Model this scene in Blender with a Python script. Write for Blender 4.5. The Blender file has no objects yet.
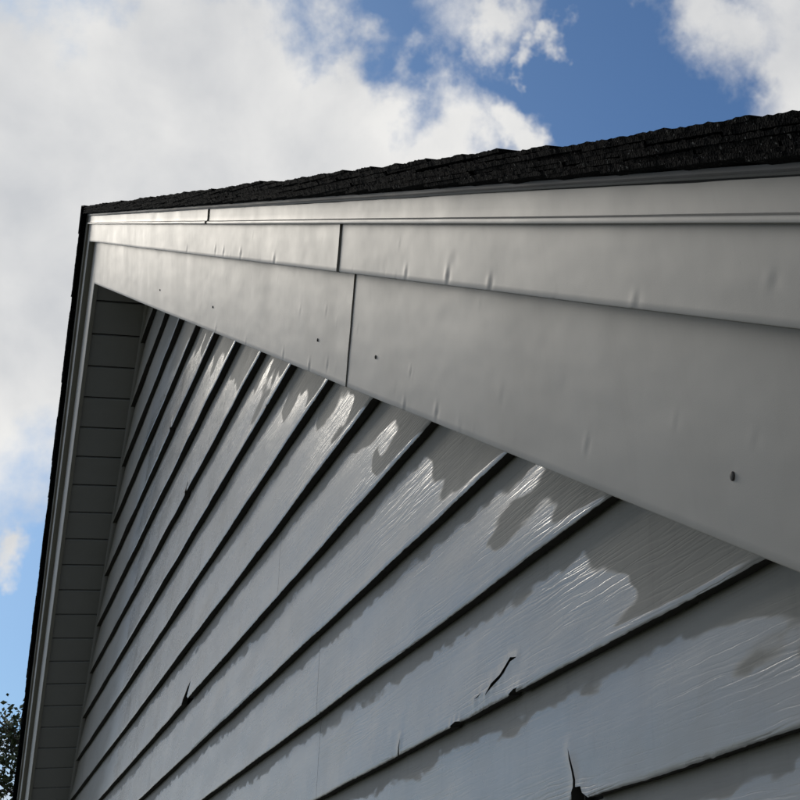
import bpy, bmesh, math, random
from mathutils import Vector, Matrix, noise, geometry
R = math.radians
random.seed(7)
scene = bpy.context.scene
COL = scene.collection
H0 = 3.6                       # camera height above the lawn (ladder by the eave)

# ------------------------------------------------------------------ camera
YAW, PITCH, ROLL, FOC = -0.3468, 0.3939, -0.0813, 1391.37
cam = bpy.data.cameras.new('camera'); cam.sensor_width = 36; cam.lens = 36*FOC/800
cam.clip_start = 0.05; cam.clip_end = 3000
camo = bpy.data.objects.new('camera', cam); COL.objects.link(camo)
fwd = Vector((math.cos(YAW)*math.cos(PITCH), math.sin(YAW)*math.cos(PITCH), math.sin(PITCH)))
rt = Vector((math.sin(YAW), -math.cos(YAW), 0)); up = rt.cross(fwd)
r2 = math.cos(ROLL)*rt + math.sin(ROLL)*up; u2 = -math.sin(ROLL)*rt + math.cos(ROLL)*up
M = Matrix((r2, u2, -fwd)).transposed().to_4x4(); M.translation = (0, 1, H0)
camo.matrix_world = M; scene.camera = camo

# ------------------------------------------------------------------ light
SUN = Vector((4.9, 1.0, 3.47)).normalized()
sl = bpy.data.lights.new('sun', 'SUN'); sl.energy = 1.0; sl.angle = R(14); sl.color = (1, .93, .82)
slo = bpy.data.objects.new('sun', sl); COL.objects.link(slo)
slo.rotation_euler = SUN.to_track_quat('Z', 'Y').to_euler(); slo.location = (5, 8, 12)
scene.view_settings.view_transform = 'Standard'; scene.view_settings.look = 'None'
scene.view_settings.exposure = 0; scene.view_settings.gamma = 1
scene.render.engine = 'CYCLES'

class NT:
    """small helper to write node trees"""
    def __init__(s, tree): s.t = tree; s.n = tree.nodes; s.l = tree.links
    def new(s, kind, **kw):
        n = s.n.new(kind)
        for k, v in kw.items(): setattr(n, k, v)
        return n
    def put(s, sock, v):
        if isinstance(v, bpy.types.NodeSocket): s.l.new(v, sock)
        elif v is not None: sock.default_value = v
    def math(s, op, a, b=None, c=None, clamp=False):
        n = s.new('ShaderNodeMath', operation=op, use_clamp=clamp)
        for i, v in enumerate((a, b, c)):
            if v is not None: s.put(n.inputs[i], v)
        return n.outputs[0]
    def vec(s, op, a, b=None):
        n = s.new('ShaderNodeVectorMath', operation=op); s.put(n.inputs[0], a)
        if b is not None: s.put(n.inputs[1], b)
        return n.outputs['Value'] if op in ('DISTANCE', 'LENGTH', 'DOT_PRODUCT') else n.outputs[0]
    def noise(s, v, scale, detail=4, rough=.5, dist=0):
        n = s.new('ShaderNodeTexNoise'); s.put(n.inputs['Vector'], v)
        n.inputs['Scale'].default_value = scale; n.inputs['Detail'].default_value = detail
        n.inputs['Roughness'].default_value = rough; n.inputs['Distortion'].default_value = dist
        return n.outputs['Fac']
    def range(s, v, a, b, c=0, d=1, smooth=True):
        n = s.new('ShaderNodeMapRange', interpolation_type='SMOOTHSTEP' if smooth else 'LINEAR')
        for i, x in enumerate((v, a, b, c, d)): s.put(n.inputs[i], x)
        return n.outputs[0]
    def mix(s, f, a, b):
        n = s.new('ShaderNodeMix', data_type='RGBA'); s.put(n.inputs[0], f); s.put(n.inputs[6], a); s.put(n.inputs[7], b)
        return n.outputs[2]

world = bpy.data.worlds.new('World'); scene.world = world; world.use_nodes = True
def build_world():
    t = NT(world.node_tree); t.n.clear()
    out = t.new('ShaderNodeOutputWorld'); bg = t.new('ShaderNodeBackground'); t.l.new(bg.outputs[0], out.inputs[0])
    sky = t.new('ShaderNodeTexSky', sky_type='NISHITA'); sky.sun_disc = False
    sky.sun_elevation = math.asin(SUN.z); sky.sun_rotation = math.atan2(SUN.x, SUN.y)
    sky.air_density = 1.0; sky.dust_density = 1.0; sky.ozone_density = 3.0
    co = t.new('ShaderNodeTexCoord').outputs['Generated']
    # cumulus: (direction, radius) of the big banks, broken up by noise; elsewhere scattered cloud of the same kind
    banks = [(.8498,-.0509,.5247,.17),(.7951,-.1595,.5851,.122),(.8006,-.2522,.5435,.085),(.7735,-.3253,.544,.046),(.7554,-.3781,.5351,.026),
             (.715,-.3471,.6068,.032),(.7122,-.3815,.5893,.018),(.7318,-.2737,.6241,.016),(.6475,-.4859,.5871,.047),(.6404,-.5298,.5561,.042),
             (.6605,-.4428,.6064,.024),(.8999,-.0437,.4339,.080),(.9538,-.0515,.2959,.022),
             (.855,.19,.48,.22),(.945,.16,.28,.15),(.975,.19,.12,.12)]  # this row is out of view, added to whiten the wet siding's reflection
    clear = [(.7073,-.4358,.5566,.095),(.968,-.075,.24,.06),(.7919,-.0574,.6079,.04)]
    big = t.noise(t.vec('ADD', co, (3.1, 7.4, 1.7)), 2.3, 3, .5)
    wn = t.new('ShaderNodeTexNoise'); t.put(wn.inputs['Vector'], co); wn.inputs['Scale'].default_value = 13; wn.inputs['Detail'].default_value = 5; wn.inputs['Roughness'].default_value = .6
    wv = t.vec('MULTIPLY', t.vec('SUBTRACT', wn.outputs['Color'], (.5, .5, .5)), (.13, .13, .13))
    cw = t.vec('ADD', co, wv)
    field = t.math('MULTIPLY', t.math('SUBTRACT', big, .465), 5.0)
    for x, y, z, r in clear:
        d = t.vec('DISTANCE', co, (x, y, z))
        hole = t.math('SUBTRACT', 1.0, t.math('DIVIDE', d, r*1.25), clamp=True)
        field = t.math('SUBTRACT', field, t.math('MULTIPLY', hole, 3.0))
    field = t.math('MINIMUM', t.math('MAXIMUM', field, -1.2), .6)
    for x, y, z, r in banks:
        d = t.vec('DISTANCE', cw, (x, y, z))
        b = t.math('MULTIPLY', t.math('SUBTRACT', 1.0, t.math('DIVIDE', d, r)), 0.85 if r < .06 else 1.7)
        n = t.new('ShaderNodeMath', operation='SMOOTH_MAX'); t.put(n.inputs[0], field); t.put(n.inputs[1], b); n.inputs[2].default_value = .15
        field = n.outputs[0]
    fine = t.noise(co, 9.0, 9, .56, .25)
    wisp = t.noise(co, 26.0, 6, .6, .2)
    dens = t.math('ADD', field, t.math('MULTIPLY', t.math('SUBTRACT', fine, .5), 1.9))
    dens = t.math('ADD', dens, t.math('MULTIPLY', t.math('SUBTRACT', wisp, .5), .55))
    mask = t.range(dens, -.16, .66)
    # lit tops, grey bellies: density seen a little further towards the sun
    fine2 = t.noise(t.vec('ADD', co, tuple(SUN*.035 + Vector((0, 0, .02)))), 9.0, 5, .5, .25)
    lit = t.math('ADD', t.math('MULTIPLY', t.math('SUBTRACT', fine, fine2), 1.7), .55)
    belly = t.noise(t.vec('ADD', co, (5.2, 1.1, 4.0)), 5.0, 5, .55)
    lit = t.math('ADD', lit, t.math('MULTIPLY', t.math('SUBTRACT', belly, .5), 1.1), clamp=True)
    thick = t.range(dens, .3, 1.6)
    lit = t.math('SUBTRACT', lit, t.math('MULTIPLY', thick, .12), clamp=True)
    ccol = t.mix(lit, (8.6, 8.75, 9.0, 1), (12.6, 12.45, 12.1, 1))
    blue = t.vec('MULTIPLY', sky.outputs[0], (.60, .86, 1.10))
    col = t.mix(t.math('MULTIPLY', mask, .97), blue, ccol)
    t.l.new(col, bg.inputs[0]); bg.inputs[1].default_value = .070
build_world()

# ------------------------------------------------------------------ materials
def material(name):
    m = bpy.data.materials.new(name); m.use_nodes = True
    t = NT(m.node_tree); b = t.n['Principled BSDF']
    return m, t, b
def bump(t, b, h, dist, strength=1.0, normal=None):
    n = t.new('ShaderNodeBump'); t.put(n.inputs['Height'], h); n.inputs['Distance'].default_value = dist
    n.inputs['Strength'].default_value = strength
    if normal: t.l.new(normal, n.inputs['Normal'])
    t.l.new(n.outputs[0], b.inputs['Normal']); return n.outputs[0]
def scaled(t, v, s):
    n = t.new('ShaderNodeMapping'); n.inputs['Scale'].default_value = s; t.put(n.inputs[0], v); return n.outputs[0]

def mat_siding():
    m, t, b = material('painted_lap_siding')
    pos = t.new('ShaderNodeNewGeometry').outputs['Position']
    rnd = t.new('ShaderNodeObjectInfo').outputs['Random']
    off = t.new('ShaderNodeCombineXYZ'); t.put(off.inputs[0], t.math('MULTIPLY', rnd, 37.0)); t.put(off.inputs[1], t.math('MULTIPLY', rnd, 11.0))
    p = t.vec('ADD', pos, off.outputs[0])
    # moulded cedar grain: long thin grooves, wandering
    wob = t.noise(scaled(t, p, (5, 5, 14)), 1.0, 3, .6)
    c = t.new('ShaderNodeCombineXYZ'); t.put(c.inputs[2], t.math('MULTIPLY', t.math('SUBTRACT', wob, .5), .018))
    q = t.vec('ADD', p, c.outputs[0])
    vor = t.new('ShaderNodeTexVoronoi', feature='DISTANCE_TO_EDGE'); t.put(vor.inputs['Vector'], scaled(t, q, (4.0, 0.0, 95))); vor.inputs['Scale'].default_value = 1
    groove = t.range(vor.outputs['Distance'], .0, .16)
    fine = t.noise(scaled(t, q, (22, 22, 520)), 1.0, 5, .65)
    where = t.range(t.noise(scaled(t, p, (1.3, 1, 9)), 1.0, 3, .6), .40, .60, .25, 1)
    h = t.math('ADD', t.math('MULTIPLY', t.math('MULTIPLY', groove, where), .7), t.math('MULTIPLY', fine, .45))
    soft = t.noise(scaled(t, p, (3.0, 1, 7)), 1.0, 3, .5)
    grit = t.noise(p, 420, 3, .6)
    h = t.math('ADD', h, t.math('MULTIPLY', grit, .12))
    wr = t.range(t.noise(scaled(t, t.vec('ADD', p, (3, 0, 8)), (26, 1, 5)), 1.0, 3, .5, .6), .60, .74)
    h = t.math('ADD', h, t.math('MULTIPLY', wr, .2))
    n1 = t.new('ShaderNodeBump'); t.put(n1.inputs['Height'], soft); n1.inputs['Distance'].default_value = .003
    bump(t, b, h, .00040, 1.0, n1.outputs[0])
    stain = t.noise(scaled(t, p, (2.2, 1, 5)), 1.0, 6, .65)
    run = t.noise(scaled(t, p, (30, 1, 2.5)), 1.0, 4, .6)
    dirt = t.math('ADD', t.math('MULTIPLY', t.range(stain, .42, .72), .45), t.math('MULTIPLY', t.range(run, .52, .75), .35), clamp=True)
    colr = t.mix(dirt, (.390, .383, .360, 1), (.310, .303, .284, 1))
    colr = t.mix(t.range(t.noise(p, 900, 2, .5), .62, .78, 0, .35), colr, (.25, .25, .24, 1))
    # rain film: the wall is wet except in the shelter of the rakes and just under each lap; ragged water line
    sep = t.new('ShaderNodeSeparateXYZ'); t.l.new(pos, sep.inputs[0]); X, Z = sep.outputs[0], sep.outputs[2]
    dx = t.math('SUBTRACT', X, 6.29)
    depth = t.math('SUBTRACT', t.math('SUBTRACT', 3.3201 + H0, t.math('MULTIPLY', t.math('ABSOLUTE', dx), .5699)), Z)
    tongue = t.noise(scaled(t, p, (2.8, 1, 11)), 1.0, 1.5, .45, .3)
    ragged = t.noise(scaled(t, p, (14, 1, 34)), 1.0, 2.5, .5, .3)
    far = t.math('MAXIMUM', t.math('ADD', dx, 1.2), 0.0)
    wid = t.math('ADD', .012, t.math('MULTIPLY', far, .16))
    shel = t.math('ADD', .225, t.math('MULTIPLY', t.math('MAXIMUM', t.math('ADD', dx, .9), 0.0), .42))
    e1 = t.math('SUBTRACT', t.math('SUBTRACT', depth, shel), t.math('MULTIPLY', t.math('SUBTRACT', tongue, .5), .54))
    e1 = t.math('ADD', e1, t.math('MULTIPLY', t.math('SUBTRACT', ragged, .5), .045))
    zr = t.math('FRACT', t.math('DIVIDE', t.math('SUBTRACT', Z, .2358 + H0 - 20*.2081), .2081))
    e2 = t.math('SUBTRACT', .81, zr)
    e2 = t.math('ADD', e2, t.math('MULTIPLY', t.math('SUBTRACT', ragged, .5), .30))
    e2 = t.math('ADD', e2, t.math('MULTIPLY', t.math('SUBTRACT', tongue, .5), .25))
    low = t.math('MULTIPLY', t.range(zr, .035, .10, 1, 0), .12)          # the lip of a board stays wet: drips gather there
    wet = t.math('MULTIPLY', t.range(t.math('ADD', e1, low), t.math('MULTIPLY', wid, -1.0), wid), t.range(e2, -.03, .03))
    dull = t.math('ADD', t.math('MULTIPLY', stain, .16), .50)
    gloss = t.math('ADD', t.math('MULTIPLY', t.noise(scaled(t, p, (4, 1, 10)), 1.0, 4, .6), .20), .17)
    mr = t.new('ShaderNodeMix'); t.put(mr.inputs[0], wet); t.put(mr.inputs[2], dull); t.put(mr.inputs[3], gloss)
    t.put(b.inputs['Roughness'], mr.outputs[0])
    t.put(b.inputs['Specular IOR Level'], t.math('ADD', .06, t.math('MULTIPLY', wet, .94)))
    t.put(b.inputs['Base Color'], t.mix(wet, colr, t.vec('MULTIPLY', colr, (.86, .87, .88))))
    return m
def mat_trim(name='painted_metal_trim', col=(.325, .306, .270), rough=.50):
    m, t, b = material(name)
    pos = t.new('ShaderNodeNewGeometry').outputs['Position']
    wave = t.noise(scaled(t, pos, (2.6, 1, 4)), 1.0, 3, .5)
    grit = t.noise(pos, 700, 2, .6)
    n1 = t.new('ShaderNodeBump'); t.put(n1.inputs['Height'], wave); n1.inputs['Distance'].default_value = .00015
    bump(t, b, grit, .00012, .6, n1.outputs[0])
    d = t.noise(scaled(t, pos, (5, 3, 3)), 1.0, 7, .65)
    streak = t.noise(scaled(t, pos, (45, 20, 4)), 1.0, 4, .6)
    f = t.math('ADD', t.math('MULTIPLY', t.range(d, .42, .75), .6), t.math('MULTIPLY', t.range(streak, .5, .8), .4), clamp=True)
    c = t.mix(f, (*col, 1), (col[0]*.90, col[1]*.895, col[2]*.89, 1))
    c = t.mix(t.range(t.noise(pos, 260, 3, .6), .70, .80, 0, .4), c, (.18, .17, .15, 1))
    t.put(b.inputs['Base Color'], c)
    t.put(b.inputs['Roughness'], t.math('ADD', t.math('MULTIPLY', d, .16), rough-.08)); b.inputs['Specular IOR Level'].default_value = .5
    return m
def mat_shingle():
    m, t, b = material('asphalt_shingle')
    pos = t.new('ShaderNodeNewGeometry').outputs['Position']
    rnd = t.new('ShaderNodeObjectInfo').outputs['Random']
    g = t.new('ShaderNodeTexVoronoi'); t.put(g.inputs['Vector'], pos); g.inputs['Scale'].default_value = 380
    n = t.noise(pos, 150, 5, .7)
    bump(t, b, t.math('ADD', g.outputs['Distance'], n), .0014, 1)
    c = t.mix(t.range(g.outputs['Color'], .1, .95, smooth=False), (.003, .003, .0032, 1), (.014, .014, .0135, 1))
    c = t.mix(t.math('MULTIPLY', rnd, .5), c, (.006, .006, .0065, 1))
    c = t.mix(t.range(t.noise(pos, 210, 2, .5), .66, .72), c, (.16, .155, .145, 1))
    t.put(b.inputs['Base Color'], c); b.inputs['Roughness'].default_value = .9; b.inputs['Specular IOR Level'].default_value = .04
    return m
def mat_plain(name, col, rough=.7, nscale=12, amount=.25, bumpd=.0):
    m, t, b = material(name)
    pos = t.new('ShaderNodeNewGeometry').outputs['Position']
    n = t.noise(pos, nscale, 6, .6)
    t.put(b.inputs['Base Color'], t.mix(n, (*[c*(1-amount) for c in col], 1), (*[c*(1+amount) for c in col], 1)))
    b.inputs['Roughness'].default_value = rough
    if bumpd: bump(t, b, t.noise(pos, nscale*8, 4, .6), bumpd)
    return m
def mat_leaf():
    m, t, b = material('foliage')
    pos = t.new('ShaderNodeNewGeometry').outputs['Position']
    n = t.noise(pos, 1.3, 4, .6); n2 = t.noise(pos, 14, 2, .5)
    c = t.mix(n, (.022, .040, .014, 1), (.060, .085, .028, 1)); c = t.mix(t.math('MULTIPLY', n2, .4), c, (.085, .095, .03, 1))
    t.put(b.inputs['Base Color'], c); b.inputs['Roughness'].default_value = .5
    return m
SIDING = mat_siding(); TRIM = mat_trim(); SOFFIT = mat_trim('soffit_paint', (.37, .362, .358), .6)
DRIP = mat_trim('dark_drip_edge', (.15, .148, .142), .55); SHINGLE = mat_shingle(); DARK = mat_plain('tar_paper', (.02, .02, .02), .9)  # drip edge is a darker grey than the trim boards
WALLM = mat_plain('painted_wall', (.40, .40, .39), .6, 6); NAIL = mat_plain('rusty_nail', (.035, .028, .022), .6, 90)
EDGE_SHADE = mat_plain('board_edge_shade', (.040, .036, .032), .9, 30, .4); LEAF = mat_leaf(); BARK = mat_plain('bark', (.075, .06, .045), .9, 9, .5, .02)  # board edge colour is near black: shade under the laps painted in
def mat_lawn():
    m, t, b = material('lawn')
    pos = t.new('ShaderNodeNewGeometry').outputs['Position']
    n = t.noise(pos, .35, 6, .65); n2 = t.noise(pos, 40, 4, .7)
    c = t.mix(n, (.045, .055, .030, 1), (.075, .080, .045, 1)); c = t.mix(t.math('MULTIPLY', n2, .5), c, (.10, .09, .05, 1))
    t.put(b.inputs['Base Color'], c); b.inputs['Roughness'].default_value = .9
    bump(t, b, n2, .03); return m
LAWN = mat_lawn()

# ------------------------------------------------------------------ object helpers
def tag(o, label=None, cat=None, group=None, kind=None):
    for k, v in (('label', label), ('category', cat), ('group', group), ('kind', kind)):
        if v: o[k] = v
    return o
def link(name, me, mat, parent=None):
    o = bpy.data.objects.new(name, me); COL.objects.link(o)
    if mat and not me.materials: me.materials.append(mat)
    if parent: o.parent = parent
    return o
def from_bm(name, bm, mat, parent=None, sharp=35, smooth=True):
    bmesh.ops.recalc_face_normals(bm, faces=bm.faces)
    me = bpy.data.meshes.new(name); bm.to_mesh(me); bm.free()
    if smooth:
        for p in me.polygons: p.use_smooth = True
        me.set_sharp_from_angle(angle=R(sharp))
    return link(name, me, mat, parent)
def box(bm, lo, hi):
    vs = [bm.verts.new((x, y, z)) for x in (lo[0], hi[0]) for y in (lo[1], hi[1]) for z in (lo[2], hi[2])]
    for f in ((0,1,3,2),(4,6,7,5),(0,4,5,1),(2,3,7,6),(0,2,6,4),(1,5,7,3)): bm.faces.new([vs[i] for i in f])
def nz(x, y=0.0, z=0.0): return noise.noise(Vector((x, y, z)))
def fbm(x, y=0.0, z=0.0): return nz(x, y, z) + .5*nz(2.1*x, 2.1*y, z+9) + .25*nz(4.3*x, 4.3*y, z+17)

# ------------------------------------------------------------------ house geometry (metres; wall face is y = 0, outdoors is +y)
TH = 0.5182; TT, CT, ST = math.tan(TH), math.cos(TH), math.sin(TH)
XA = 6.29                                   # ridge
HALF = 7.5                                  # wall half width
Z0, EXPO = .2358 + H0, .2081                # bottom edge of siding course 0, exposure
ZF, ZM, ZT, ZD, ZS = [v + H0 for v in (3.3201, 3.5583, 3.6538, 3.706, 3.7155)]   # heights on the ridge line
YF, YM, YT, YD, YS = .297, .324, .329, .3345, .362

def rake_point(side, u, h, zref, y):
    """u metres down the slope from the ridge, h metres square to it; side -1 = near slope, 1 = far slope"""
    return Vector((XA + side*(u*CT + h*ST), y, zref - u*ST + h*CT))

house = bpy.data.objects.new('gabled_house', None); COL.objects.link(house)
house.location = (XA, 0, 0)
tag(house, 'grey gabled house with lap siding, stepped rake trim and dark shingle roof', 'house')
HINV = Matrix.Translation((-XA, 0, 0))
def part(o, parent=None):
    """parent o keeping its world-space mesh"""
    p = parent or house
    o.parent = p
    if p is house: o.location = (-XA, 0, 0)
    return o

# body of the house
def build_body():
    bm = bmesh.new(); yb = -9.0; t = .02
    prof = [(XA-HALF, 0.0), (XA+HALF, 0.0), (XA+HALF, ZF-HALF*TT+.3), (XA, ZF+.3), (XA-HALF, ZF-HALF*TT+.3)]
    f = [bm.verts.new((x, -.014, z)) for x, z in prof]; k = [bm.verts.new((x, yb, z)) for x, z in prof]
    bm.faces.new(f); bm.faces.new(k[::-1])
    for i in range(5): bm.faces.new((f[i], f[(i+1) % 5], k[(i+1) % 5], k[i]))
    return part(from_bm('wall', bm, DARK, smooth=False))
wall = build_body()
wall.data.materials.append(WALLM)
for p in wall.data.polygons:
    if abs(p.normal.y) < .5: p.material_index = 1

# ------------------------------------------------------------------ lap siding
CRACKS = {
 0: [dict(poly=[(2.066,.222),(2.056,.251),(2.0500,.2577),(2.0485,.269),(2.0530,.2836),(2.0625,.3042),(2.066,.3216),(2.0563,.3033),(2.0452,.2825),(2.0396,.2679),(2.0405,.2574),(2.022,.2561),(2.0161,.2455),(1.9974,.2361),(1.988,.222)])],
 1: [dict(line=[(2.3704,.4681),(2.3411,.4794),(2.3002,.487),(2.2734,.4981),(2.254,.5075),(2.2273,.5055)], w=.0038),
     dict(line=[(2.4264,.472),(2.3929,.4763)], w=.0020),
     dict(poly=[(2.571,.430),(2.5559,.4465),(2.5299,.4500),(2.5071,.4460),(2.496,.430)]),
     dict(poly=[(2.262,.430),(2.2567,.4465),(2.2367,.4520),(2.2174,.4500),(2.224,.4475),(2.240,.430)]),
     dict(poly=[(2.9048,.430),(2.889,.462),(2.877,.4796),(2.882,.462),(2.8942,.430)])],
 -1: [dict(poly=[(1.992,.233),(2.058,.233),(2.056,.262),(1.994,.262)])],
 3: [dict(poly=[(5.385,1.066),(5.535,1.066),(5.535,1.094),(5.385,1.094)])],
 4: [dict(poly=[(5.552,1.055),(5.4871,1.0807),(5.4068,1.1113),(5.3403,1.1265),(5.3644,1.0987),(5.395,1.078),(5.372,1.055)])],
 8: [dict(poly=[(5.40,1.885),(5.372,1.907),(5.306,1.934),(5.329,1.910),(5.345,1.885)])],
 10: [dict(poly=[(5.74,2.30),(5.71,2.325),(5.68,2.352),(5.69,2.325),(5.67,2.30)])],
}
JOINTS = {2: [3.535], 1: [3.575, 8.2], 0: [5.9], 3: [6.4], 4: [3.9], 5: [7.2], 6: [5.1], 7: [8.1], 8: [4.6], 9: [6.9], -1: [4.4], -2: [3.1], -3: [6.0]}
def inside(pt, poly):
    x, y = pt; c = False; n = len(poly)
    for i in range(n):
        x1, y1 = poly[i]; x2, y2 = poly[(i+1) % n]
        if (y1 > y) != (y2 > y) and x < (x2-x1)*(y-y1)/(y2-y1)+x1: c = not c
    return c
def ribbon(line, w):
    L, Rr = [], []
    for i, (x, z) in enumerate(line):
        a = line[max(i-1, 0)]; b = line[min(i+1, len(line)-1)]
        d = Vector((b[0]-a[0], b[1]-a[1])).normalized(); k = w*(.15 if i in (0, len(line)-1) else 1+.3*nz(x*60, z*60))
        L.append((x-d.y*k, z+d.x*k)); Rr.append((x+d.y*k, z-d.x*k))
    return L + Rr[::-1]
BUTT, THICK = .0250, .0225
def face_y(x, zr, row):
    """outward offset of a board face: zr 0 at the bottom edge .. 1 at the top of its exposure"""
    y = BUTT*(1-zr) + .0005
    y += .0030*nz(x*2.6, zr*2.2+row*5.3, 21) + .0022*math.sin(math.pi*min(zr, 1))*nz(x*.9, row*2.7, 22)
    y += .0016*fbm(x*1.7, row*3.3, 1) * (1-.5*zr) + .0010*fbm(x*6, zr*2+row*5, 2)*(1-.7*zr)
    return y
def edge_dz(x, row):
    d = .0016*fbm(x*3.1, row*7.7, 4) + .0011*nz(x*45, row*3.1, 5) + .0007*nz(x*130, row*3.1, 6)
    k = nz(x*9.0, row*11.3, 8)
    if k > .32: d -= .006*(k-.32)*max(0, nz(x*110, row, 3))*4      # paint drips hanging off the edge
    return d
def clapboard(row, xa, xb):
    """one board of a course; its ends are plumb, or cut along the soffit where they reach the rake"""
    zb = Z0 + row*EXPO; ztop = zb + EXPO + .022
    def lim(z, x, first):
        e = XA-(ZF+.02-z)/TT if first else XA+(ZF+.02-z)/TT
        return max(x, e) if first else min(x, e)
    cr = [c['poly'] if 'poly' in c else ribbon(c['line'], c['w']) for c in CRACKS.get(row, [])]
    cr = [[(x, z+H0) for x, z in c] for c in cr]
    cr = [c for c in cr if c[0][0] > xa and c[0][0] < xb]
    zrs = [0, .012, .05, .15, .3, .5, .7, .9, 1.0, 1.106]
    xs = []; x = xa
    while x < xb-1e-4:
        xs.append(x)
        x += .008 if (row < 6 and .3 < x < 4.2) else .016 if (x > 0 and x < 8) else .12
    xs.append(xb)
    bm = bmesh.new()
    me = bpy.data.meshes.new('clapboard')
    grid = []
    for zr in zrs:
        z = zb + zr*EXPO; a, b = lim(z, xa, True), lim(z, xb, False)
        if b - a < .01:
            b = a + .01
        grid.append([(a + (q-xa)/(xb-xa)*(b-a), z) for q in xs])
    def place(x, z):
        zr = (z-zb)/EXPO; y = face_y(x, zr, row); w = max(0, 1-zr*6)
        if zr < .006: y -= .0015
        for c in cr:                                       # lifted lips along a split
            d = min((Vector(c[i])-Vector((x, z))).length for i in range(len(c)))
            y += .0016*math.exp(-(d/.012)**2)
        return (x, y, z + w*edge_dz(x, row))
    if cr:
        pts = [Vector(p) for r_ in grid for p in r_]; nx = len(xs); faces = []
        for c in cr:
            lo = (min(p[0] for p in c)-.05, min(p[1] for p in c)-.03); hi = (max(p[0] for p in c)+.05, max(p[1] for p in c)+.03)
            for _ in range(260):
                p = (random.uniform(lo[0], hi[0]), random.uniform(max(lo[1], zb+.004), min(hi[1], zb+EXPO)))
                if xa+.02 < p[0] < xb-.02: pts.append(Vector(p))
        edges = [(j*nx+i, j*nx+i+1) for j in (0, len(zrs)-1) for i in range(nx-1)]
        edges += [(j*nx+i, (j+1)*nx+i) for j in range(len(zrs)-1) for i in (0, nx-1)]
        for c in cr:
            k = len(pts); pts += [Vector(p) for p in c]
            edges += [(k+i, k+(i+1) % len(c)) for i in range(len(c))]
        vs, es, fs, *_ = geometry.delaunay_2d_cdt(pts, edges, [], 0, 1e-5)
        bv = [bm.verts.new(place(p.x, p.y)) for p in vs]
        for f in fs:
            c = sum((vs[i] for i in f), Vector((0, 0)))/len(f)
            if c.y < zb-1e-5 or c.y > zb+zrs[-1]*EXPO+1e-5 or any(inside((c.x, c.y), poly) for poly in cr): continue
            bm.faces.new([bv[i] for i in f])
        bmesh.ops.delete(bm, geom=[v for v in bm.verts if not v.link_faces], context='VERTS')
    else:
        bv = [[bm.verts.new(place(*p)) for p in r_] for r_ in grid]
        for j in range(len(zrs)-1):
            for i in range(len(xs)-1): bm.faces.new((bv[j][i], bv[j][i+1], bv[j+1][i+1], bv[j+1][i]))
    # thickness: walls down from every open edge to the back of the board
    open_e = [e for e in bm.edges if len(e.link_faces) == 1]
    back = {}
    for e in open_e:
        for v in e.verts:
            if v not in back: back[v] = bm.verts.new((v.co.x, v.co.y-THICK+.001, v.co.z+.0008))
    for e in open_e:
        a, b = e.verts; bm.faces.new((a, b, back[b], back[a])).material_index = 1  # undersides and crack walls take the painted shade colour
    bmesh.ops.recalc_face_normals(bm, faces=bm.faces)
    # keep front outward
    s = sum(f.normal.y*f.calc_area() for f in bm.faces)
    if s < 0: bmesh.ops.reverse_faces(bm, faces=bm.faces)
    bm.to_mesh(me); bm.free()
    for p in me.polygons: p.use_smooth = True
    me.set_sharp_from_angle(angle=R(40))
    o = link('clapboard', me, SIDING); me.materials.append(EDGE_SHADE); part(o, wall)
row = -18
while True:
    zb = Z0 + row*EXPO
    hw = min(HALF, (ZF+.02-zb)/TT)
    if hw < .12: break
    cuts = [XA-hw] + sorted(j for j in JOINTS.get(row, [XA + 2.4*math.sin(row*2.3)]) if abs(j-XA) < hw-.3) + [XA+hw]
    for a, b in zip(cuts, cuts[1:]): clapboard(row, a+.0009, b-.0009)
    row += 1

# ------------------------------------------------------------------ stepped rake trim
def dent_field(dents):
    def f(u, h):
        y = 0
        for du, dh, su, sh, amp in dents:
            a = (u-du)/(su*.62)
            if abs(a) > 5: continue
            b = (h-dh)/(sh*.32)
            if abs(b) > 4: continue
            y += .5*amp*math.exp(-b*b*.5)*(math.exp(-a*a*.5) - .9*math.exp(-(a-1.3)**2*.5))
        return y
    return f
def rake_board(name, side, zref, prof, u0, u1, dents=(), step=.05, fine=None, wav=.0004, mat=TRIM, seed=0, lift=0):
    """extrude an open profile [(h, y)...] down a rake; u0 None = plumb mitre on the ridge line"""
    us = []; u = 0 if u0 is None else u0
    ua = u
    while u < u1-1e-5:
        us.append(u); u += fine[2] if fine and fine[0] < u < fine[1] else step
    us.append(u1)
    df = dent_field(dents); bm = bmesh.new(); rows = []
    ymax = max(y for h, y in prof)
    for h, y in prof:
        r_ = []
        for u in us:
            k = 1.0
            uu = u
            if u0 is None:
                m = -h*TT + .0008; uu = m + (u-ua)/(u1-ua)*(u1-m)
            dy = 0
            if y > ymax-.012: dy = df(uu, h) + wav*fbm(uu*1.3+seed, h*6, side+3) + .0004*fbm(uu*7, h*20, side+6)
            if lift: dy += lift*max(0, 1-(u1-uu)/.22)**2
            dh = .0008*fbm(uu*1.5, seed+1.5, 12)
            r_.append(bm.verts.new(rake_point(side, uu, h+dh, zref, y+dy)))
        rows.append(r_)
    for a, b in zip(rows, rows[1:]):
        for i in range(len(us)-1): bm.faces.new((a[i], a[i+1], b[i+1], b[i]))
    for i in (0, -1): bm.faces.new([r_[i] for r_ in rows])
    return part(from_bm(name, bm, mat, sharp=38))
def flat_profile(hh, y, depth, lip=.0, n=14):
    """closed-looking board profile: back, rounded bottom edge, face, top"""
    p = [(.004, y-depth), (.0, y-depth+.002), (0, y-.0025), (.0008, y-.0008), (.0025, y)]
    p += [(.0025+(hh-.0045)*(i+1)/n, y) for i in range(n)]
    p += [(hh-.0006, y-.0008), (hh, y-.0025), (hh, y-depth)]
    return p
U1 = (HALF+.35)/CT
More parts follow.
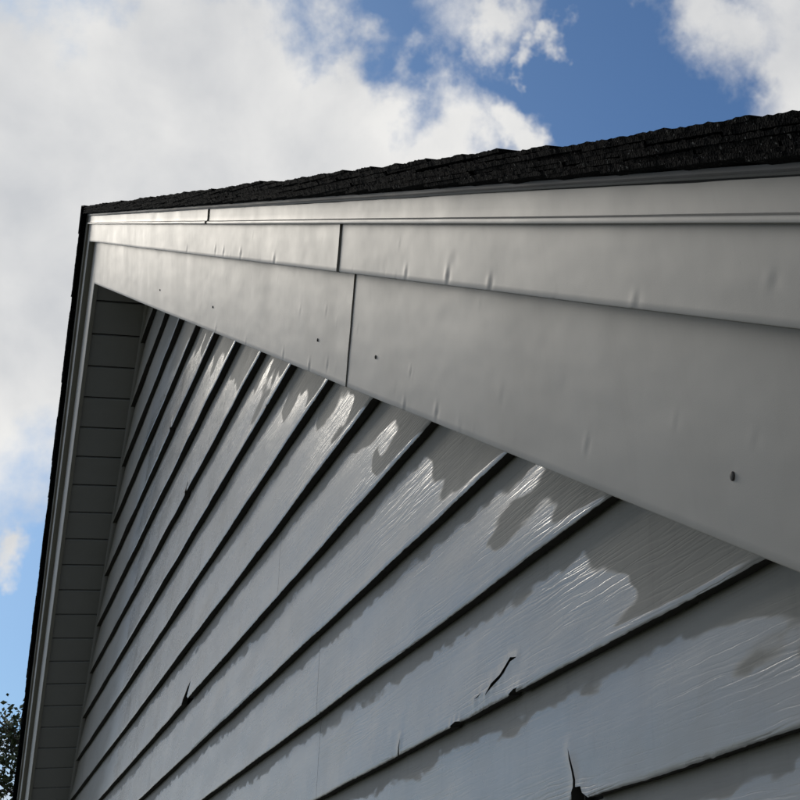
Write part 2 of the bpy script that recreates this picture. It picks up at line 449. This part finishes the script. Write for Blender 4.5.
hF = (ZM-ZF)*CT; hM = (ZT-ZM)*CT; hT = (ZD-ZT)*CT
DM = [(5.162,.012,.009,.020,.0024),(5.352,.014,.009,.024,.0030),(5.517,.010,.009,.020,.0026),(3.519,.020,.014,.022,.0026),(3.637,.016,.014,.022,.0028),
      (3.861,.016,.016,.024,.0030),(4.232,.010,.014,.022,.0030),(5.928,.008,.009,.018,.0016),(6.174,.040,.010,.012,.0014),(5.361,.040,.02,.02,.0010),
      (2.6,.01,.02,.02,.003),(3.05,.012,.018,.02,.0025)]
DF = [(4.49,.130,.008,.012,.0018),(4.16,.014,.010,.02,.0022),(4.393,.012,.010,.022,.0026),(4.529,.028,.009,.018,.0022),(5.014,.008,.008,.018,.0026),
      (5.166,.018,.008,.020,.0028),(5.03,.065,.006,.010,.0020),(5.678,.046,.006,.014,.0022),(5.409,.072,.012,.02,.0007),(4.281,.118,.010,.016,.0012),
      (3.756,.006,.012,.014,.002),(5.591,.11,.02,.02,.0005),(5.304,.19,.006,.006,.0007),(3.0,.01,.015,.02,.0022),(3.35,.012,.015,.02,.002)]
rd = random.Random(11)
for _ in range(26): DM.append((rd.uniform(2.0, 6.4), rd.choice((.008, .012, .02, .06)) + rd.uniform(-.004, .004), rd.uniform(.004, .008), rd.uniform(.006, .014), rd.uniform(.0004, .0014)))
for _ in range(34): DF.append((rd.uniform(1.2, 6.3), rd.choice((.008, .014, .05, .1, .16)) + rd.uniform(-.004, .02), rd.uniform(.004, .008), rd.uniform(.005, .014), rd.uniform(.0003, .0012)))
NAILS = [(5.99,.0632),(4.843,.0704),(4.448,.0684),(3.289,.0684),(2.265,.0696)]
DF += [(u, h, .005, .006, -.0009) for u, h in NAILS]
JU = (3.468, 4.772, 4.678)     # joints in the top, middle and bottom boards
fineN = (3.0, 6.6, .005)
pf = flat_profile(hF+.03, YF, .022, n=30)
f1 = rake_board('frieze_board', -1, ZF, pf, None, JU[2]-.0022, DF, .03, fineN, lift=.002)
f2 = rake_board('frieze_board', -1, ZF, pf, JU[2]+.0022, U1, DF, .05, fineN, seed=5)
f3 = rake_board('frieze_board', 1, ZF, flat_profile(hF+.03, YF, .022), None, U1*.55)
f4 = rake_board('frieze_board', 1, ZF, flat_profile(hF+.03, YF, .022), U1*.55+.002, U1, seed=3)
pm = flat_profile(hM+.012, YM, .030, n=14)
rake_board('fascia_board', -1, ZM, pm, None, JU[1]-.004, DM, .03, fineN, .0005, seed=2, lift=.003)
rake_board('fascia_board', -1, ZM, pm, JU[1]+.004, U1, DM, .05, fineN, .0005, seed=9)
rake_board('fascia_board', 1, ZM, flat_profile(hM+.012, YM, .030), None, U1*.42, seed=4)
rake_board('fascia_board', 1, ZM, flat_profile(hM+.012, YM, .030), U1*.42+.002, U1, seed=6)
# top strip: rolled lip at its foot, open joint above the middle board
def top_profile():
    y = YT; p = [(.004, y-.012), (.004, y-.001), (.0035, y+.003), (.0045, y+.0065), (.0075, y+.0075), (.0105, y+.0065), (.0120, y+.003), (.0135, y+.0008)]
    p += [(.0135+(hT+.004-.0135)*i/6, y) for i in range(1, 7)]
    return p + [(hT+.006, y-.012)]
tp = top_profile()
rake_board('rake_strip', -1, ZT, tp, None, JU[0]-.007, (), .03, fineN, .0009, seed=11, lift=.003)
rake_board('rake_strip', -1, ZT, tp, JU[0]+.007, U1, (), .04, fineN, .0009, seed=12)
rake_board('rake_strip', 1, ZT, tp, None, U1, seed=13)
# metal drip edge under the shingles
hD = (ZS-ZD)*CT
dp = [(.0, YD-.03), (-.0005, YD-.001), (.0015, YD+.0012), (.004, YD), (hD*.6, YD), (hD+.001, YD), (hD+.001, YD-.06)]
for sd in (-1, 1): rake_board('drip_edge', sd, ZD, dp, None, U1, (), .04, (3, 6.6, .02), .0012, DRIP, 20+sd)

# dark backing added behind the boards to block light in the open joints
for sd in (-1, 1): rake_board('dark_joint_backing', sd, ZF, [(.03, .245), (.03, .270), ((ZD-ZF)*CT-.02, .270), ((ZD-ZF)*CT-.02, .245)], None, U1, (), .5, None, 0, DARK)

# nail heads sunk in the boards
def nail_mesh():
    bm = bmesh.new(); prev = None
    for r_, y in ((.0046, -.001), (.0044, .0010), (.0034, .0016), (.0018, .0019), (.0, .0020)):
        ring = [bm.verts.new((r_*math.cos(a*math.pi/6), y, 1.25*r_*math.sin(a*math.pi/6))) for a in range(12)] if r_ else [bm.verts.new((0, y, 0))]
        if prev:
            for i in range(12):
                j = (i+1) % 12
                bm.faces.new((prev[i], prev[j], ring[j], ring[i]) if len(ring) > 1 else (prev[i], prev[j], ring[0]))
        prev = ring
    bmesh.ops.recalc_face_normals(bm, faces=bm.faces)
    me = bpy.data.meshes.new('nail'); bm.to_mesh(me); bm.free(); me.materials.append(NAIL); return me
nm = nail_mesh()
for u, h in NAILS:
    own = f1 if u < JU[2] else f2
    o = link('nail', nm, None, own); o.location = rake_point(-1, u, h, ZF, YF + .0002 + .0012*fbm(u*1.3+(0 if own is f1 else 5), h*6, 2))
    k = .62 if u < 5.5 else .85
    o.scale = (k, 1, k)

# ------------------------------------------------------------------ soffits
def soffit(side):
    bm = bmesh.new(); zs = ZF+.012
    c = [rake_point(side, u, h, zs, y) for u in (0.02, U1) for h in (.012, .02) for y in (.0, YF-.018)]
    for f in ((0,1,3,2),(4,6,7,5),(0,4,5,1),(2,3,7,6),(0,2,6,4),(1,5,7,3)):
        pass
    vs = [bm.verts.new(p) for p in c]
    for f in ((0,1,3,2),(4,6,7,5),(0,4,5,1),(2,3,7,6),(0,2,6,4),(1,5,7,3)): bm.faces.new([vs[i] for i in f])
    root = part(from_bm('soffit', bm, DARK, smooth=False))
    # ribbed panels: a pan with turned-up edges, a dark groove between neighbours
    W = .2045; n = int(U1/W); g = .010
    bm = bmesh.new(); prof = [(0, .010), (.0008, .002), (.004, 0), (W*.33, .0004), (W*.5, .0010), (W*.67, .0004), (W-g-.004, 0), (W-g-.0008, .002), (W-g, .010)]
    ys = [.001, .10, .2, YF-.021]
    rows = [[bm.verts.new((side*a*CT + side*b*ST, y, -a*ST + b*CT)) for y in ys] for a, b in prof]
    for a, b in zip(rows, rows[1:]):
        for i in range(len(ys)-1): bm.faces.new((a[i], a[i+1], b[i+1], b[i]))
    bmesh.ops.recalc_face_normals(bm, faces=bm.faces)
    me = bpy.data.meshes.new('soffit_panel'); bm.to_mesh(me); bm.free(); me.materials.append(SOFFIT)
    for p in me.polygons: p.use_smooth = True
    me.set_sharp_from_angle(angle=R(30))
    for i in range(-1, n):
        u = .1155 + (i-0.0)*W + g*.5
        o = link('soffit_panel', me, None, root); o.location = rake_point(side, u, 0.002, zs, random.uniform(0, .0006))
    # moulding where the soffit meets the wall
    mp = [(-.010, .0), (-.012, .012), (-.010, .020), (-.004, .026), (.004, .027), (.012, .027)]
    o = rake_board('soffit_moulding', side, ZF+.010, [(h, y+.004) for h, y in mp], None, U1, (), .06, None, .0008, SOFFIT, 30)
    return root
soffit(1); soffit(-1)

# ------------------------------------------------------------------ roof
def build_roof():
    bm = bmesh.new()
    for sd in (-1, 1):
        c = [rake_point(sd, u, h, ZS, y) for u, h, y in ((0,-.05,-9.3),(0,-.05,YT-.02),(U1+.1,-.05,-9.3),(U1+.1,-.05,YT-.02),(0,-.002,-9.3),(0,-.002,YD-.002),(U1+.1,-.002,-9.3),(U1+.1,-.002,YD-.002))]
        for i in (0, 1, 4, 5): c[i].x = XA
        c[0].z = c[1].z = ZS-.05/CT; c[4].z = c[5].z = ZS-.002/CT
        vs = [bm.verts.new(p) for p in c]
        for f in ((0,1,3,2),(4,6,7,5),(2,3,7,6),(0,2,6,4),(1,5,7,3)): bm.faces.new([vs[i] for i in f])
    root = part(from_bm('roof', bm, DARK, smooth=False))
    EX, LEN, TK = .142, .33, .0045
    # the shingles that end at the rakes, one by one, in two generations of roofing
    def shingle_mesh(k, y0, y1, ny):
        bm = bmesh.new(); n = 48; top = []; bot = []
        for i in range(n+1):
            a = LEN*i/n; rt_, rb_ = [], []
            lift = TK*(2.35*i/n) + .0012*nz(a*9, k*3.7, 1)     # butt end rides on the courses below
            for j in range(ny+1):
                y = y0+(y1-y0)*j/ny
                e = j == ny
                yy = y + (.0016*fbm(a*20, k*5.1, 2) + .0014*nz(a*190, k*7, 3) if e else 0)
                th = TK*(1 + .25*nz(a*40, k*2.2, 4+j)) + (.0022*nz(a*120, k, 5) if e else .001*nz(a*70, y*70, k))
                droop = -.0012 if e else 0
                aa = a + (.004*fbm(y*18, k*4.0, 6) if i == n else 0)
                rt_.append((aa, yy, lift+th+droop)); rb_.append((aa, yy-(.002 if e else 0), lift+droop-.0006*nz(a*90, k, 7)))
            top.append(rt_); bot.append(rb_)
        return bm, top, bot
    def make(k, side, y0, y1, ny):
        bm, top, bot = shingle_mesh(k, y0, y1, ny)
        tr = lambda p: (side*(p[0]*CT + p[2]*ST), p[1], -p[0]*ST + p[2]*CT)
        T = [[bm.verts.new(tr(p)) for p in r_] for r_ in top]; B = [[bm.verts.new(tr(p)) for p in r_] for r_ in bot]
        for i in range(len(T)-1):
            for j in range(ny):
                bm.faces.new((T[i][j], T[i+1][j], T[i+1][j+1], T[i][j+1])); bm.faces.new((B[i][j], B[i][j+1], B[i+1][j+1], B[i+1][j]))
            bm.faces.new((T[i][ny], T[i+1][ny], B[i+1][ny], B[i][ny]))
        for j in range(ny): bm.faces.new((T[-1][j], B[-1][j], B[-1][j+1], T[-1][j+1]))
        bmesh.ops.recalc_face_normals(bm, faces=bm.faces)
        me = bpy.data.meshes.new('shingle'); bm.to_mesh(me); bm.free(); me.materials.append(SHINGLE); return me
    for side in (-1, 1):
        vari = [make(k+side*31, side, -.16, YS, 3) for k in range(14)]
        last = None
        for layer in ((0, 1, 2) if side < 0 else (0, 1)):
            nC = int((U1+.12)/EX); gap = .0118 if side < 0 else .0185
            for i in range(nC):
                u = i*EX + .004 + layer*.052
                if side < 0 and u > 7.5 and layer < 2: continue
                k = random.randrange(14)
                while k == last: k = random.randrange(14)
                last = k
                o = link('shingle', vari[k], None, root)
                o.location = rake_point(side, u, .0012 + layer*gap + (.0008+.002*layer)*fbm(u*2.2, side*3+layer, 9), ZS, random.uniform(-.004, .002) + layer*.0015)
        # second tabs and the rest of the roof behind them
    bm = bmesh.new()
    for side in (-1, 1):
        for i in range(int((U1+.1)/EX)):
            for m in range(31):
                y1 = -.165 - m*.295; y0 = y1-.291; u0 = i*EX-.02; u1 = u0+EX+.05; k = .018+random.uniform(0, .003)
                c = [rake_point(side, u, h, ZS, y) for u, h, y in ((u0,k,y0),(u0,k,y1),(u1,k+.010,y0),(u1,k+.010,y1),(u1,k+.002,y0),(u1,k+.002,y1))]
                vs = [bm.verts.new(p) for p in c]
                bm.faces.new((vs[0], vs[1], vs[3], vs[2])); bm.faces.new((vs[2], vs[3], vs[5], vs[4]))
    o = from_bm('shingle_field', bm, SHINGLE, smooth=False); o.parent = root; o['kind'] = 'stuff'
    # ridge caps
    bm = bmesh.new()
    base = [(x, -abs(x)*TT) for x in (-.14, -.05, 0, .05, .14)]
    L = [[bm.verts.new((x, y, z + dz)) for x, z in base] for y, dz in ((0, .005), (-.30, 0))]
    Bq = [[bm.verts.new((x, y, z + dz - .006)) for x, z in base] for y, dz in ((0, .005), (-.30, 0))]
    for i in range(4):
        bm.faces.new((L[0][i], L[0][i+1], L[1][i+1], L[1][i])); bm.faces.new((Bq[0][i], Bq[1][i], Bq[1][i+1], Bq[0][i+1]))
        bm.faces.new((L[0][i], Bq[0][i], Bq[0][i+1], L[0][i+1]))
    for i in (0, 4): bm.faces.new((L[0][i], L[1][i], Bq[1][i], Bq[0][i]))
    bmesh.ops.recalc_face_normals(bm, faces=bm.faces)
    me = bpy.data.meshes.new('ridge_cap'); bm.to_mesh(me); bm.free(); me.materials.append(SHINGLE)
    for i in range(60):
        o = link('ridge_cap', me, None, root); o.location = (XA, YS+.004-i*.155, ZS+.042)
build_roof()

# ------------------------------------------------------------------ ground and tree
def build_ground():
    bm = bmesh.new(); n = 60; S = 1200
    vs = []
    for i in range(n+1):
        r_ = []
        for j in range(n+1):
            a = (2*i/n-1); b = (2*j/n-1); x = S*a*abs(a)**1.5; y = S*b*abs(b)**1.5
            d = math.hypot(x-XA, y); z = -.02 + .5*fbm(x*.02, y*.02, 3)*min(1, max(0, (d-25)/60)) - .02
            r_.append(bm.verts.new((x, y, z)))
        vs.append(r_)
    for i in range(n):
        for j in range(n): bm.faces.new((vs[i][j], vs[i+1][j], vs[i+1][j+1], vs[i][j+1]))
    tag(from_bm('ground', bm, LAWN), kind='structure')
build_ground()

def tube(bm, pts, rad, seg=8):
    rings = []
    for i, p in enumerate(pts):
        d = (pts[min(i+1, len(pts)-1)] - pts[max(i-1, 0)]).normalized()
        a = d.orthogonal().normalized(); b = d.cross(a)
        rings.append([bm.verts.new(p + rad[i]*(math.cos(2*math.pi*k/seg)*a + math.sin(2*math.pi*k/seg)*b)) for k in range(seg)])
    for r1, r2_ in zip(rings, rings[1:]):
        for k in range(seg): bm.faces.new((r1[k], r1[(k+1) % seg], r2_[(k+1) % seg], r2_[k]))
def tree(x, y, hgt, spread, label, nbr=46, seed=1):
    rg = random.Random(seed)
    root = bpy.data.objects.new('broadleaf_tree', None); COL.objects.link(root); root.location = (x, y, 0)
    tag(root, label, 'tree')
    bm = bmesh.new(); top = Vector((.2, -.1, hgt*.94))
    tp = [Vector((.12*math.sin(i*1.3), .10*math.cos(i*1.7), -.1)) + top*(i/10) for i in range(11)]
    tube(bm, tp, [.20*(1-i/10)**.8+.012 for i in range(11)], 10)
    tips = []
    for i in range(nbr):
        f = .28 + .70*(i+rg.random())/nbr; base = top*f + Vector((.05, .05, 0))
        a = i*2.4 + rg.uniform(-.4, .4); L = spread*(1.05-f)**.55*rg.uniform(.65, 1.1)
        d = Vector((math.cos(a), math.sin(a), rg.uniform(.25, .8)))
        pts = [base + d*L*k/4 + Vector((rg.uniform(-.06, .06), rg.uniform(-.06, .06), .10*L*(k/4)**2)) for k in range(5)]
        tube(bm, pts, [.055*(1-k/4)*(1.1-f)+.008 for k in range(5)], 5)
        for k in range(1, 5):
            for _ in range(3):
                e = pts[k] + Vector((rg.uniform(-1, 1), rg.uniform(-1, 1), rg.uniform(-.5, 1)))*.42
                tube(bm, [pts[k], (pts[k]+e)/2 + Vector((0, 0, .03)), e], [.010, .007, .004], 4); tips.append(e); tips.append((pts[k]+e)/2)
    o = from_bm('trunk', bm, BARK, root)
    verts, faces = [], []
    for e in tips:
        for _ in range(9):
            c = e + Vector((rg.gauss(0, .15), rg.gauss(0, .15), rg.gauss(0, .14)))
            d = Vector((rg.gauss(0, 1), rg.gauss(0, 1), rg.gauss(-.3, .8))).normalized(); s = d.orthogonal().normalized()
            s.rotate(Matrix.Rotation(rg.uniform(0, 6.28), 3, d)); n = d.cross(s); l = rg.uniform(.075, .125); w = l*.30
            k = len(verts); verts += [c, c+d*l*.45+s*w+n*.010, c+d*l-n*.012, c+d*l*.45-s*w+n*.010, c+d*l*.5-n*.004]
            faces += [(k, k+1, k+4), (k+1, k+2, k+4), (k+2, k+3, k+4), (k+3, k, k+4)]
    me = bpy.data.meshes.new('crown'); me.from_pydata(verts, [], faces); link('crown', me, LEAF, root)['kind'] = 'stuff'
tree(22.6, -.55, 8.25, 2.1, 'leafy tree standing beyond the far corner of the house', seed=3)
